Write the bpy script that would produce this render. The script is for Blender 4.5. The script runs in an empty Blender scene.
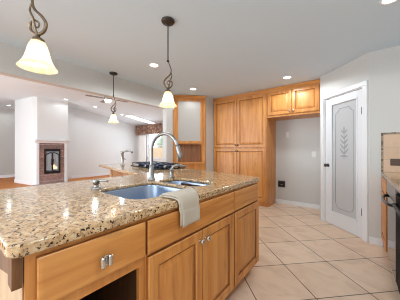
import bpy, bmesh, math, random
from mathutils import Vector, Matrix
random.seed(4)
PI = math.pi
SC = bpy.context.scene
COL = SC.collection
# ------------------------------------------------------------------ camera, world, light, exposure
cd = bpy.data.cameras.new('camera')
cam = bpy.data.objects.new('camera', cd)
COL.objects.link(cam)
cam.location = (0, 0, 1.18)
cam.rotation_euler = (PI/2, 0, math.radians(38))
cd.sensor_width = 36
cd.lens = 18.0
cd.clip_start = 0.02
SC.camera = cam
w = bpy.data.worlds.new('world')
SC.world = w
w.use_nodes = True
w.node_tree.nodes['Background'].inputs['Color'].default_value = (0.86, 0.93, 1.0, 1)
w.node_tree.nodes['Background'].inputs['Strength'].default_value = 2.2
vs = SC.view_settings
vs.view_transform = 'Standard'
vs.look = 'None'
vs.gamma = 1.0
vs.exposure = 0.36
SC.cycles.filter_width = 1.0
SC.cycles.max_bounces = 10
SC.cycles.diffuse_bounces = 6
SC.cycles.sample_clamp_indirect = 4.0


def area_light(name, loc, rot, sx, sy, power, color=(1, 1, 1)):
    l = bpy.data.lights.new(name, 'AREA')
    l.shape = 'RECTANGLE'
    l.size = sx
    l.size_y = sy
    l.energy = power
    l.color = color
    o = bpy.data.objects.new(name, l)
    o.location = loc
    o.rotation_euler = rot
    COL.objects.link(o)
    return o


# two unseen fill lights added behind the camera, then living room window daylight
area_light('rear_fill_kitchen', (-1.0, -2.97, 1.35), (-PI/2, 0, PI), 2.6, 1.7, 26, (0.88, 0.95, 1.0))
area_light('rear_fill_living', (-6.4, -2.97, 1.2), (-PI/2, 0, PI), 4.4, 2.1, 170, (0.88, 0.955, 1.0))
area_light('daylight_living_window', (-7.65, 6.37, 1.4), (-PI/2, 0, 0), 1.5, 1.3, 25, (0.82, 0.92, 1.0))


# ------------------------------------------------------------------ helpers
def link(name, data):
    o = bpy.data.objects.new(name, data)
    COL.objects.link(o)
    return o


class MB:
    def __init__(self):
        self.bm = bmesh.new()

    def box(self, x0, x1, y0, y1, z0, z1, bev=0.0, seg=2):
        t = bmesh.new()
        vs_ = [t.verts.new((x, y, z)) for z in (z0, z1) for y in (y0, y1) for x in (x0, x1)]
        for f in ((0, 2, 3, 1), (4, 5, 7, 6), (0, 1, 5, 4), (2, 6, 7, 3), (0, 4, 6, 2), (1, 3, 7, 5)):
            t.faces.new([vs_[i] for i in f])
        if bev > 0:
            bmesh.ops.bevel(t, geom=list(t.edges), offset=bev, segments=seg, affect='EDGES', profile=0.5)
        self.merge(t)
        return self

    def merge(self, t):
        m = bpy.data.meshes.new('tmp')
        t.to_mesh(m)
        t.free()
        self.bm.from_mesh(m)
        bpy.data.meshes.remove(m)

    def prism(self, pts, lo, hi, axis='z', bev=0.0):
        """polygon pts extruded lo..hi; axis z: pts (x,y); axis x: pts (y,z); axis y: pts (x,z)"""
        def P(p, h):
            return {'z': (p[0], p[1], h), 'x': (h, p[0], p[1]), 'y': (p[0], h, p[1])}[axis]
        t = bmesh.new()
        a = [t.verts.new(P(p, lo)) for p in pts]
        b = [t.verts.new(P(p, hi)) for p in pts]
        t.faces.new(a)
        t.faces.new(b)
        n = len(pts)
        for i in range(n):
            t.faces.new((a[i], a[(i+1) % n], b[(i+1) % n], b[i]))
        bmesh.ops.recalc_face_normals(t, faces=t.faces)
        if bev > 0:
            bmesh.ops.bevel(t, geom=list(t.edges), offset=bev, segments=2, affect='EDGES', profile=0.5)
        self.merge(t)
        return self

    def tube(self, pts, r, n=10, cap=True):
        pts = [Vector(p) for p in pts]
        rs = r if isinstance(r, (list, tuple)) else [r]*len(pts)
        t = bmesh.new()
        rings = []
        up = None
        for i, p in enumerate(pts):
            d = (pts[min(i+1, len(pts)-1)] - pts[max(i-1, 0)]).normalized()
            if up is None:
                up = Vector((0, 0, 1)) if abs(d.z) < 0.9 else Vector((1, 0, 0))
            s = d.cross(up)
            if s.length < 1e-6:
                s = d.cross(Vector((0, 1, 0)))
            s.normalize()
            up = s.cross(d).normalized()
            rings.append([t.verts.new(p + rs[i]*(math.cos(2*PI*k/n)*s + math.sin(2*PI*k/n)*up)) for k in range(n)])
        for a, b in zip(rings, rings[1:]):
            for k in range(n):
                t.faces.new((a[k], a[(k+1) % n], b[(k+1) % n], b[k]))
        if cap:
            t.faces.new(rings[0])
            t.faces.new(rings[-1])
        bmesh.ops.recalc_face_normals(t, faces=t.faces)
        for f in t.faces:
            f.smooth = len(f.verts) == 4
        self.merge(t)
        return self

    def lathe(self, prof, c=(0, 0, 0), n=32, axis='z', smooth=True, close=True):
        """prof: list of (r, h)"""
        t = bmesh.new()
        rings = []
        for r, h in prof:
            ring = []
            for k in range(n):
                a = 2*PI*k/n
                x, y = r*math.cos(a), r*math.sin(a)
                v = {'z': (x, y, h), 'y': (x, h, y), 'x': (h, x, y)}[axis]
                ring.append(t.verts.new((v[0]+c[0], v[1]+c[1], v[2]+c[2])))
            rings.append(ring)
        for a, b in zip(rings, rings[1:]):
            for k in range(n):
                t.faces.new((a[k], a[(k+1) % n], b[(k+1) % n], b[k]))
        if close:
            if prof[0][0] > 1e-5:
                t.faces.new(rings[0])
            if prof[-1][0] > 1e-5:
                t.faces.new(rings[-1])
        bmesh.ops.remove_doubles(t, verts=t.verts, dist=1e-6)
        bmesh.ops.recalc_face_normals(t, faces=t.faces)
        if smooth:
            for f in t.faces:
                f.smooth = len(f.verts) <= 4
        self.merge(t)
        return self

    def panel(self, x0, x1, z0, z1, y, prof, glaze=()):
        """moulded rectangular panel facing -y; prof: (inset, forward) steps, first on the back plane"""
        t = bmesh.new()
        loops = []
        for ins, fw in prof:
            loops.append([t.verts.new((x, y-fw, z)) for x, z in
                          ((x0+ins, z0+ins), (x1-ins, z0+ins), (x1-ins, z1-ins), (x0+ins, z1-ins))])
        t.faces.new(loops[0])
        t.faces.new(loops[-1])
        for i, (a, b) in enumerate(zip(loops, loops[1:])):
            for k in range(4):
                f = t.faces.new((a[k], a[(k+1) % 4], b[(k+1) % 4], b[k]))
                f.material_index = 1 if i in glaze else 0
        bmesh.ops.recalc_face_normals(t, faces=t.faces)
        self.merge(t)
        return self

    def build(self, name, mat, parent=None):
        m = bpy.data.meshes.new(name)
        self.bm.to_mesh(m)
        self.bm.free()
        m.materials.append(mat)
        o = link(name, m)
        if parent is not None:
            o.parent = parent
        return o


def thing(name, label, cat, loc=(0, 0, 0), rz=0.0, group=None):
    o = link(name, None)
    o.location = loc
    o.rotation_euler = (0, 0, rz)
    o.empty_display_size = 0.1
    return tag(o, label, cat, group)


def tag(o, label, cat, group=None):
    o['label'] = label
    o['category'] = cat
    if group:
        o['group'] = group
    return o


def struct(o, label, cat):
    o['kind'] = 'structure'
    o['label'] = label
    o['category'] = cat
    return o


def spline(ctrl, n=8):
    """Catmull-Rom through the control points"""
    P = [Vector(p) for p in ctrl]
    P = [2*P[0]-P[1]] + P + [2*P[-1]-P[-2]]
    out = []
    for i in range(1, len(P)-2):
        a, b, c, d = P[i-1:i+3]
        for k in range(n):
            t = k/n
            out.append(0.5*((2*b) + (c-a)*t + (2*a-5*b+4*c-d)*t*t + (3*b-a-3*c+d)*t**3))
    out.append(P[-2])
    return out


# ------------------------------------------------------------------ materials
def srgb(r, g, b):
    f = lambda c: (c/255/12.92) if c/255 <= 0.04045 else ((c/255+0.055)/1.055)**2.4
    return (f(r), f(g), f(b), 1)


def pm(name, col, rough=0.5, metal=0.0, **kw):
    m = bpy.data.materials.new(name)
    m.use_nodes = True
    b = m.node_tree.nodes['Principled BSDF']
    b.inputs['Base Color'].default_value = col
    b.inputs['Roughness'].default_value = rough
    b.inputs['Metallic'].default_value = metal
    for k, v in kw.items():
        b.inputs[k].default_value = v
    return m


def N(m, typ, **props):
    n = m.node_tree.nodes.new(typ)
    for k, v in props.items():
        setattr(n, k, v)
    return n


def L(m, a, b):
    m.node_tree.links.new(a, b)


def ramp(m, stops):
    n = N(m, 'ShaderNodeValToRGB')
    e = n.color_ramp.elements
    e[0].position, e[0].color = stops[0]
    e[1].position, e[1].color = stops[-1]
    for p, c in stops[1:-1]:
        x = e.new(p)
        x.color = c
    return n


def noise_on(m, scale=(1, 1, 1), nscale=5, detail=4, rough=0.5, coord='Object', dist=0.0):
    tc = N(m, 'ShaderNodeTexCoord')
    mp = N(m, 'ShaderNodeMapping')
    mp.inputs['Scale'].default_value = scale
    nz = N(m, 'ShaderNodeTexNoise')
    nz.inputs['Scale'].default_value = nscale
    nz.inputs['Detail'].default_value = detail
    nz.inputs['Roughness'].default_value = rough
    nz.inputs['Distortion'].default_value = dist
    L(m, tc.outputs[coord], mp.inputs['Vector'])
    L(m, mp.outputs[0], nz.inputs['Vector'])
    return nz, tc, mp


def wood(name, c1, c2, c3, grain='z', rough=0.38):
    m = pm(name, c2, rough)
    b = m.node_tree.nodes['Principled BSDF']
    sc = {'z': (9, 9, 0.7), 'x': (0.7, 9, 9), 'y': (9, 0.7, 9)}[grain]
    nz, tc, mp = noise_on(m, sc, 2.2, 6, 0.6, dist=0.6)
    oi = N(m, 'ShaderNodeObjectInfo')
    ml = N(m, 'ShaderNodeMath', operation='MULTIPLY')
    ml.inputs[1].default_value = 37.0
    L(m, oi.outputs['Random'], ml.inputs[0])
    cx = N(m, 'ShaderNodeCombineXYZ')
    for i in range(3):
        L(m, ml.outputs[0], cx.inputs[i])
    L(m, cx.outputs[0], mp.inputs['Location'])
    r = ramp(m, [(0.3, c3), (0.5, c2), (0.72, c1)])
    L(m, nz.outputs['Fac'], r.inputs['Fac'])
    # scattered knots
    nk = N(m, 'ShaderNodeTexNoise')
    nk.inputs['Scale'].default_value = 5.5
    nk.inputs['Detail'].default_value = 2
    mp2 = N(m, 'ShaderNodeMapping')
    mp2.inputs['Scale'].default_value = {'z': (1.6, 1.6, 0.8), 'x': (0.8, 1.6, 1.6), 'y': (1.6, 0.8, 1.6)}[grain]
    L(m, tc.outputs['Object'], mp2.inputs['Vector'])
    L(m, cx.outputs[0], mp2.inputs['Location'])
    L(m, mp2.outputs[0], nk.inputs['Vector'])
    rk = ramp(m, [(0.66, (0, 0, 0, 1)), (0.76, (1, 1, 1, 1))])
    L(m, nk.outputs['Fac'], rk.inputs['Fac'])
    mx = N(m, 'ShaderNodeMix', data_type='RGBA')
    mk = N(m, 'ShaderNodeMath', operation='MULTIPLY')
    mk.inputs[1].default_value = 0.45
    L(m, rk.outputs['Color'], mk.inputs[0])
    L(m, mk.outputs[0], mx.inputs['Factor'])
    L(m, r.outputs['Color'], mx.inputs['A'])
    mx.inputs['B'].default_value = tuple(x*0.55 for x in c3[:3]) + (1,)
    L(m, mx.outputs['Result'], b.inputs['Base Color'])
    return m


C1, C2, C3 = srgb(220, 156, 87), srgb(206, 138, 70), srgb(182, 113, 53)
WV = wood('alder_vertical', C1, C2, C3, 'z')
WH = wood('alder_horizontal', C1, C2, C3, 'x')
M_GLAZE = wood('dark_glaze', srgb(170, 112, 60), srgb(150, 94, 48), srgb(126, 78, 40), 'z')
WD = wood('alder_dark', srgb(134, 92, 52), srgb(112, 72, 38), srgb(84, 52, 26), 'z', 0.5)
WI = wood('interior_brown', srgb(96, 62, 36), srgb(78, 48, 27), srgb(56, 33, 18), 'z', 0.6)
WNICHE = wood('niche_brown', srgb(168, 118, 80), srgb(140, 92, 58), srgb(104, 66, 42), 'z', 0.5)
WEND = wood('end_panel_pale', srgb(214, 184, 150), srgb(204, 172, 138), srgb(190, 156, 120), 'z', 0.5)


def paint(name, col, rough=0.75, bump=0.06, scale=90):
    m = pm(name, col, rough)
    nz, tc, mp = noise_on(m, (1, 1, 1), scale, 3, 0.6)
    bp = N(m, 'ShaderNodeBump')
    bp.inputs['Strength'].default_value = bump
    bp.inputs['Distance'].default_value = 0.01
    L(m, nz.outputs['Fac'], bp.inputs['Height'])
    L(m, bp.outputs[0], m.node_tree.nodes['Principled BSDF'].inputs['Normal'])
    return m


M_CEIL = paint('ceiling_paint', srgb(212, 231, 246), 0.8)
M_LCEIL = paint('living_ceiling_paint', srgb(224, 234, 240), 0.85)
M_WALL = paint('wall_paint', srgb(203, 203, 201), 0.55)
M_LWALL = paint('living_wall_paint', srgb(222, 225, 226), 0.75)
M_GREYWALL = paint('grey_wall_paint', srgb(190, 189, 186), 0.75)
M_WHITE = pm('white_enamel', srgb(232, 234, 237), 0.35)
M_DOORW = pm('door_white', srgb(226, 229, 234), 0.35)
M_PLATE = pm('plate_white', srgb(225, 226, 226), 0.4)
M_NICKEL = pm('brushed_nickel', srgb(160, 158, 154), 0.28, 1.0)
M_CHROME = pm('chrome', srgb(152, 152, 152), 0.34, 1.0)
M_STEEL = pm('sink_steel', srgb(158, 174, 198), 0.32, 1.0)
M_BRONZE = pm('dark_bronze', srgb(74, 68, 62), 0.4, 0.7)
M_SCROLL = pm('antique_brass', srgb(124, 106, 86), 0.32, 0.9)
M_BLACK = pm('black_gloss', srgb(14, 14, 15), 0.07, **{'Specular IOR Level': 0.7})
M_BLACKM = pm('black_matte', srgb(18, 18, 19), 0.5)
M_OVEN = pm('oven_black', srgb(9, 9, 10), 0.6, **{'Specular IOR Level': 0.08})
M_GRATE = pm('grate_iron', srgb(30, 40, 66), 0.3)
M_DARK = pm('dark_grey', srgb(60, 60, 62), 0.5)
M_BROWNPLATE = pm('brown_plate', srgb(88, 66, 58), 0.45)
M_GLASS = pm('clear_glass', (1, 1, 1, 1), 0.02, 0.0, **{'Transmission Weight': 1.0, 'IOR': 1.1})


M_KNOB = pm('knob_nickel', srgb(206, 204, 200), 0.22, 1.0)


def granite(name):
    m = pm(name, srgb(200, 175, 140), 0.13)
    b = m.node_tree.nodes['Principled BSDF']
    b.inputs['Coat Weight'].default_value = 0.1
    b.inputs['Coat Roughness'].default_value = 0.03
    tc = N(m, 'ShaderNodeTexCoord')
    n1 = N(m, 'ShaderNodeTexNoise')
    n1.inputs['Scale'].default_value = 42
    n1.inputs['Detail'].default_value = 8
    n1.inputs['Roughness'].default_value = 0.65
    L(m, tc.outputs['Object'], n1.inputs['Vector'])
    r1 = ramp(m, [(0.28, srgb(104, 78, 58)), (0.39, srgb(172, 136, 98)), (0.50, srgb(204, 168, 124)), (0.66, srgb(220, 196, 160))])
    L(m, n1.outputs['Fac'], r1.inputs['Fac'])
    # dark mineral flecks
    n2 = N(m, 'ShaderNodeTexNoise')
    n2.inputs['Scale'].default_value = 78
    n2.inputs['Detail'].default_value = 4
    n2.inputs['Roughness'].default_value = 0.7
    L(m, tc.outputs['Object'], n2.inputs['Vector'])
    r2 = ramp(m, [(0.558, (0, 0, 0, 1)), (0.585, (1, 1, 1, 1))])
    L(m, n2.outputs['Fac'], r2.inputs['Fac'])
    mx = N(m, 'ShaderNodeMix', data_type='RGBA')
    L(m, r2.outputs['Color'], mx.inputs['Factor'])
    L(m, r1.outputs['Color'], mx.inputs['A'])
    mx.inputs['B'].default_value = srgb(44, 34, 30)
    # grey clouds
    n3 = N(m, 'ShaderNodeTexNoise')
    n3.inputs['Scale'].default_value = 9
    n3.inputs['Detail'].default_value = 3
    L(m, tc.outputs['Object'], n3.inputs['Vector'])
    r3 = ramp(m, [(0.52, (0, 0, 0, 1)), (0.75, (0.55, 0.55, 0.55, 1))])
    L(m, n3.outputs['Fac'], r3.inputs['Fac'])
    mx2 = N(m, 'ShaderNodeMix', data_type='RGBA')
    L(m, r3.outputs['Color'], mx2.inputs['Factor'])
    L(m, mx.outputs['Result'], mx2.inputs['A'])
    mx2.inputs['B'].default_value = srgb(176, 152, 124)
    L(m, mx2.outputs['Result'], b.inputs['Base Color'])
    return m


M_GRANITE = granite('granite')


def tile_floor():
    m = pm('floor_tile', srgb(214, 184, 154), 0.32)
    b = m.node_tree.nodes['Principled BSDF']
    tc = N(m, 'ShaderNodeTexCoord')
    mp = N(m, 'ShaderNodeMapping')
    a = math.radians(-45)
    ax, ay = -0.587, 2.157
    mp.inputs['Rotation'].default_value = (0, 0, a)
    mp.inputs['Location'].default_value = (-(math.cos(a)*ax - math.sin(a)*ay) + 4.78, -(math.sin(a)*ax + math.cos(a)*ay) + 4.78, 0)
    L(m, tc.outputs['Object'], mp.inputs['Vector'])
    br = N(m, 'ShaderNodeTexBrick', offset=0.0, squash=1.0)
    br.inputs['Scale'].default_value = 1.0
    br.inputs['Brick Width'].default_value = 0.478
    br.inputs['Row Height'].default_value = 0.478
    br.inputs['Mortar Size'].default_value = 0.005
    br.inputs['Mortar Smooth'].default_value = 0.2
    br.inputs['Bias'].default_value = 0.0
    br.inputs['Color1'].default_value = srgb(236, 210, 186)
    br.inputs['Color2'].default_value = srgb(227, 199, 173)
    br.inputs['Mortar'].default_value = srgb(112, 92, 78)
    L(m, mp.outputs[0], br.inputs['Vector'])
    nz = N(m, 'ShaderNodeTexNoise')
    nz.inputs['Scale'].default_value = 3.5
    nz.inputs['Detail'].default_value = 6
    nz.inputs['Roughness'].default_value = 0.6
    nz.inputs['Distortion'].default_value = 0.8
    mp2 = N(m, 'ShaderNodeMapping')
    mp2.inputs['Scale'].default_value = (1, 1.8, 1)
    mp2.inputs['Rotation'].default_value = (0, 0, a)
    L(m, tc.outputs['Object'], mp2.inputs['Vector'])
    L(m, mp2.outputs[0], nz.inputs['Vector'])
    r = ramp(m, [(0.3, (0.80, 0.75, 0.70, 1)), (0.55, (1, 1, 1, 1)), (0.75, (1.0, 0.97, 0.93, 1))])
    L(m, nz.outputs['Fac'], r.inputs['Fac'])
    mx = N(m, 'ShaderNodeMix', data_type='RGBA', blend_type='MULTIPLY')
    mx.inputs['Factor'].default_value = 0.85
    L(m, br.outputs['Color'], mx.inputs['A'])
    L(m, r.outputs['Color'], mx.inputs['B'])
    L(m, mx.outputs['Result'], b.inputs['Base Color'])
    bp = N(m, 'ShaderNodeBump', invert=True)
    bp.inputs['Strength'].default_value = 0.25
    bp.inputs['Distance'].default_value = 0.004
    L(m, br.outputs['Fac'], bp.inputs['Height'])
    L(m, bp.outputs[0], b.inputs['Normal'])
    return m


def brickmat(name, c1, c2, mortar, bw, bh, ms, coordrot=(0, 0, 0), rough=0.8, offset=0.5, grain=0.0):
    m = pm(name, c1, rough)
    b = m.node_tree.nodes['Principled BSDF']
    tc = N(m, 'ShaderNodeTexCoord')
    mp = N(m, 'ShaderNodeMapping')
    mp.inputs['Rotation'].default_value = coordrot
    L(m, tc.outputs['Object'], mp.inputs['Vector'])
    br = N(m, 'ShaderNodeTexBrick', offset=offset)
    br.inputs['Scale'].default_value = 1.0
    br.inputs['Brick Width'].default_value = bw
    br.inputs['Row Height'].default_value = bh
    br.inputs['Mortar Size'].default_value = ms
    br.inputs['Color1'].default_value = c1
    br.inputs['Color2'].default_value = c2
    br.inputs['Mortar'].default_value = mortar
    L(m, mp.outputs[0], br.inputs['Vector'])
    if grain:
        nz = N(m, 'ShaderNodeTexNoise')
        nz.inputs['Scale'].default_value = 14
        nz.inputs['Detail'].default_value = 6
        L(m, tc.outputs['Object'], nz.inputs['Vector'])
        r = ramp(m, [(0.3, (1-grain, 1-grain, 1-grain, 1)), (0.7, (1, 1, 1, 1))])
        L(m, nz.outputs['Fac'], r.inputs['Fac'])
        mx = N(m, 'ShaderNodeMix', data_type='RGBA', blend_type='MULTIPLY')
        mx.inputs['Factor'].default_value = 1.0
        L(m, br.outputs['Color'], mx.inputs['A'])
        L(m, r.outputs['Color'], mx.inputs['B'])
        L(m, mx.outputs['Result'], b.inputs['Base Color'])
    else:
        L(m, br.outputs['Color'], b.inputs['Base Color'])
    return m


M_TILE = tile_floor()
M_OAK = brickmat('oak_planks', srgb(204, 134, 72), srgb(188, 114, 58), srgb(140, 82, 42), 1.2, 0.09, 0.002, (0, 0, PI/2), 0.6, 0.37, 0.15)
M_OAK.node_tree.nodes['Principled BSDF'].inputs['Specular IOR Level'].default_value = 0.2
M_BRICK = brickmat('fireplace_brick', srgb(176, 142, 132), srgb(140, 116, 114), srgb(196, 186, 178), 0.21, 0.07, 0.008, (PI/2, 0, 0), 0.9, 0.5, 0.4)
# brick rows run in the y-z plane of the fireplace: swap axes so rows stack along z
M_BRICK.node_tree.nodes['Mapping'].inputs['Rotation'].default_value = (PI/2, 0, PI/2)
M_SPLASH = brickmat('beige_tile', srgb(216, 186, 160), srgb(208, 178, 150), srgb(190, 166, 142), 0.30, 0.15, 0.003, (PI/2, 0, 0), 0.3, 0.5, 0.1)
M_MOSAIC = brickmat('mosaic', srgb(70, 60, 52), srgb(176, 150, 120), srgb(150, 134, 116), 0.022, 0.022, 0.002, (PI/2, 0, 0), 0.3, 0.0, 0.3)

# ------------------------------------------------------------------ room shell
H = 2.42
LH = 2.97
o = MB().box(-3.26, 0.95, -3.0, 4.7, -0.1, 0.0).build('floor', M_TILE)
struct(o, 'beige square floor tiles laid on the diagonal', 'floor')
o = MB().box(-12.0, -3.26, -3.0, 6.6, -0.1, 0.0).build('floor', M_OAK)
struct(o, 'oak plank floor of the living room', 'floor')
o = MB().box(-3.2, 0.95, -3.0, 4.7, H, H+0.1).build('ceiling', M_CEIL)
struct(o, 'flat grey white kitchen ceiling', 'ceiling')
o = MB().prism([(-3.0, LH), (3.0, LH), (6.4, 2.47), (6.6, 2.47), (6.6, LH+0.15), (-3.0, LH+0.15)], -12.0, -3.26, 'x').build('ceiling', M_LCEIL)
struct(o, 'white living room ceiling sloping down to the window wall', 'ceiling')
o = MB().box(-3.32, -3.2, -3.0, 3.16, 2.072, H+0.55).build('wall_header', M_WALL)
struct(o, 'grey dropped header between kitchen and living room', 'wall')
o = MB().box(-3.2, -3.196, 0.912, 0.926, 2.072, H).build('trim_2', M_WALL)
struct(o, 'thin vertical joint strip on the header face', 'trim')
o = MB().prism([(-3.2, 2.93), (-3.2, 3.11), (-3.24, 3.16), (-3.32, 3.24), (-3.32, 2.93)], 0.0, 2.072).build('wall_left', M_WALL)
struct(o, 'narrow grey wall post beside the corner hutch', 'wall')
o = MB().box(-3.32, -3.26, 3.24, 6.4, 0, LH).build('wall_left', M_LWALL)
struct(o, 'living room side of the kitchen wall', 'wall')
o = MB().box(-3.26, 0.95, 4.6, 4.7, 0, H).build('wall_back', M_WALL)
struct(o, 'grey wall behind the refrigerator niche', 'wall')
o = MB().prism([(-2.735, 3.715), (-2.735, 4.6), (-2.86, 4.6), (-2.86, 3.84)], 0, H).build('wall_back', M_WALL)
struct(o, 'narrow pale wall strip between hutch and tall pantry cabinet', 'wall')
o = MB().box(0.88, 0.98, -3.0, 4.7, 0, H).build('wall_right', M_WALL)
struct(o, 'right kitchen wall', 'wall')
# pantry box: side wall, diagonal wall with door opening, return wall
S2 = math.sqrt(0.5)
PA = Vector((-0.485, 3.935, 0))


def dg(s, b=0.0):
    """point on the diagonal wall: s along it, b behind its face"""
    return (PA.x + S2*s + S2*b, PA.y - S2*s + S2*b)


o = MB().prism([(-0.485, 3.935), dg(0, 0.1), (-0.385, 4.0), (-0.385, 4.6), (-0.485, 4.6)], 0, H).build('wall_pantry', M_WALL)
struct(o, 'pantry side wall bounding the refrigerator niche', 'wall')
mb = MB()
D0, D1, DT = 0.10, 0.785, 2.012
mb.prism([dg(0), dg(D0), dg(D0, 0.1), dg(0, 0.1)], 0, H)
mb.prism([dg(D1), dg(0.87), dg(0.87, 0.1), dg(D1, 0.1)], 0, H)
mb.prism([dg(D0), dg(D1), dg(D1, 0.1), dg(D0, 0.1)], DT, H)
o = mb.build('wall_pantry', M_WALL)
struct(o, 'angled wall around the white pantry door', 'wall')
RX, RY = dg(0.87)
o = MB().box(RX, 0.88, RY, RY+0.1, 0, H).build('wall_pantry', M_WALL)
struct(o, 'grey wall right of the pantry door', 'wall')
# walls behind the camera; the wide openings are added to let light in
mb = MB()
for x0, x1, z0, z1 in ((-12, -8.6, 0, LH), (-8.6, -4.2, 2.25, LH), (-4.2, -2.3, 0, LH), (-2.3, 0.3, 0, 0.5), (-2.3, 0.3, 2.2, LH), (0.3, 0.98, 0, LH)):
    mb.box(x0, x1, -3.12, -3.0, z0, z1)
struct(mb.build('wall_front', M_LWALL), 'white wall behind the viewer with wide openings', 'wall')
# living room
struct(MB().box(-12.0, -11.8, -3.0, 3.2, 0, LH).build('wall_left', M_GREYWALL), 'grey far wall at the left edge', 'wall')
CH = [(-9.76, 1.58), (-8.55, 1.82), (-8.45, 1.93), (-8.45, 2.84), (-9.26, 2.9), (-9.26, 3.2), (-11.9, 3.2), (-11.9, 3.0), (-9.76, 3.0)]
struct(MB().prism(CH, 0, LH).build('wall_chimney', M_LWALL), 'white chimney breast holding the fireplace', 'wall')
struct(MB().box(-9.4, -9.26, 3.2, 6.5, 0, LH).build('wall_left', M_LWALL), 'white living room wall right of the fireplace', 'wall')
mb = MB()
WX0, WX1, WZ0, WZ1 = -8.42, -6.9, 0.75, 2.05
mb.box(-9.4, WX0, 6.4, 6.5, 0, LH).box(WX1, -3.26, 6.4, 6.5, 0, LH).box(WX0, WX1, 6.4, 6.5, 0, WZ0).box(WX0, WX1, 6.4, 6.5, WZ1, LH)
struct(mb.build('wall_window', M_LWALL), 'white living room window wall', 'wall')
# baseboards
BBH = 0.085
struct(MB().box(-1.43, -0.485, 4.585, 4.6, 0, BBH, 0.003).build('baseboard_back', M_WHITE), 'white baseboard in the refrigerator niche', 'baseboard')
struct(MB().box(RX, 0.262, RY-0.014, RY, 0, BBH, 0.003).build('baseboard_pantry', M_WHITE), 'white baseboard right of the pantry door', 'baseboard')
struct(MB().box(-11.8, -11.785, -3.0, 3.0, 0, 0.12).build('baseboard_left', M_WHITE), 'white baseboard along the far grey wall', 'baseboard')
bo = lambda p, q, d: [(p[0], p[1]), (q[0], q[1]), (q[0]+d[0], q[1]+d[1]), (p[0]+d[0], p[1]+d[1])]
mb = MB()
mb.prism(bo(CH[0], CH[1], (0.003, -0.015)), 0, 0.12).prism(bo(CH[1], CH[2], (0.011, -0.011)), 0, 0.12)
struct(mb.build('baseboard_chimney', M_WHITE), 'white baseboard around the chimney breast', 'baseboard')
struct(MB().box(-9.26, -9.245, 3.2, 6.4, 0, 0.12).build('baseboard_left', M_WHITE), 'white baseboard right of the fireplace', 'baseboard')

# ------------------------------------------------------------------ living room window and outside
win = MB().box(WX0, WX0+0.06, 6.39, 6.47, WZ0, WZ1).box(WX1-0.06, WX1, 6.39, 6.47, WZ0, WZ1).box(WX0, WX1, 6.39, 6.47, WZ0, WZ0+0.06) \
    .box(WX0, WX1, 6.39, 6.47, WZ1-0.06, WZ1).box(WX0, WX1, 6.40, 6.46, 1.36, 1.42).build('window_1', M_WHITE)
struct(win, 'white sash window under the brick red valance', 'window')
MB().box(WX0+0.06, WX1-0.06, 6.43, 6.436, WZ0+0.06, WZ1-0.06).build('pane', M_GLASS, win)
M_VAL = pm('valance_fabric', srgb(128, 84, 68), 0.9)
nz, tc, mp = noise_on(M_VAL, (1, 1, 1), 7, 4, 0.6)
r = ramp(M_VAL, [(0.35, srgb(96, 68, 58)), (0.5, srgb(132, 98, 82)), (0.65, srgb(168, 140, 120))])
L(M_VAL, nz.outputs['Fac'], r.inputs['Fac'])
L(M_VAL, r.outputs['Color'], M_VAL.node_tree.nodes['Principled BSDF'].inputs['Base Color'])
t = thing('valance', 'brown red patterned valance board over the living room window', 'valance', (-7.85, 6.4, 1.98))
mb = MB().box(-1.35, 1.35, -0.16, -0.13, 0, 0.47, 0.01)
mb.build('face_board', M_VAL, t)
MB().box(-1.35, -1.32, -0.13, 0, 0, 0.47).build('return_board', M_VAL, t)
MB().box(1.32, 1.35, -0.13, 0, 0, 0.47).build('return_board', M_VAL, t)
b0 = MB().lathe([(0.0, 0.002), (0.014, -0.015), (0.018, -0.03), (0.0, -0.055)], (0, 0, 0), 8).build('bead', M_VAL, t)
for k in range(30):
    b_ = b0 if k == 0 else b0.copy()
    b_.location = (-1.31 + k*2.62/29, -0.145, 0)
    if k:
        COL.objects.link(b_)
        b_.parent = t
M_SHEER = pm('sheer_curtain', srgb(240, 240, 238), 0.9)
mb = MB()
pts = []
for k in range(41):
    x = -8.98 + k*0.56/40
    pts.append((x, 6.32 + 0.018*math.sin(k*1.25)))
mb.prism(pts + [(x, y+0.006) for x, y in reversed(pts)], 0.15, 1.97)
tag(mb.build('curtain', M_SHEER), 'white sheer curtain hanging left of the living room window', 'curtain')
M_LEAF = pm('leaf_green', srgb(160, 172, 150), 0.8)
mb = MB()
for k in range(26):
    c = Vector((random.uniform(-12.5, -8.5), random.uniform(10.6, 11.3), random.uniform(0.6, 2.6)))
    tb = bmesh.new()
    bmesh.ops.create_icosphere(tb, subdivisions=2, radius=random.uniform(0.45, 0.7), matrix=Matrix.Translation(c))
    for v in tb.verts:
        v.co += (v.co-c)*random.uniform(-0.18, 0.18)
    mb.merge(tb)
tag(mb.build('hedge', M_LEAF), 'grey green hedge outside the living room window', 'hedge')
t = thing('fence', 'brown wooden fence seen low through the living room window', 'fence', (-9.6, 9.6, 0))
mb = MB()
for k in range(30):
    mb.box(-3+k*0.2, -3+k*0.2+0.19, 0, 0.025, 0.0, 1.35)
mb.build('board_panel', WEND, t)
MB().box(-3, 3, 0.025, 0.07, 0.3, 0.38).build('rail', WEND, t)
MB().box(-3, 3, 0.025, 0.07, 1.05, 1.13).build('rail', WEND, t)
struct(MB().box(-16, -3.3, 6.6, 14, -0.1, 0).build('ground', pm('gravel', srgb(196, 190, 180), 0.95)), 'pale ground outside', 'ground')

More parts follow.
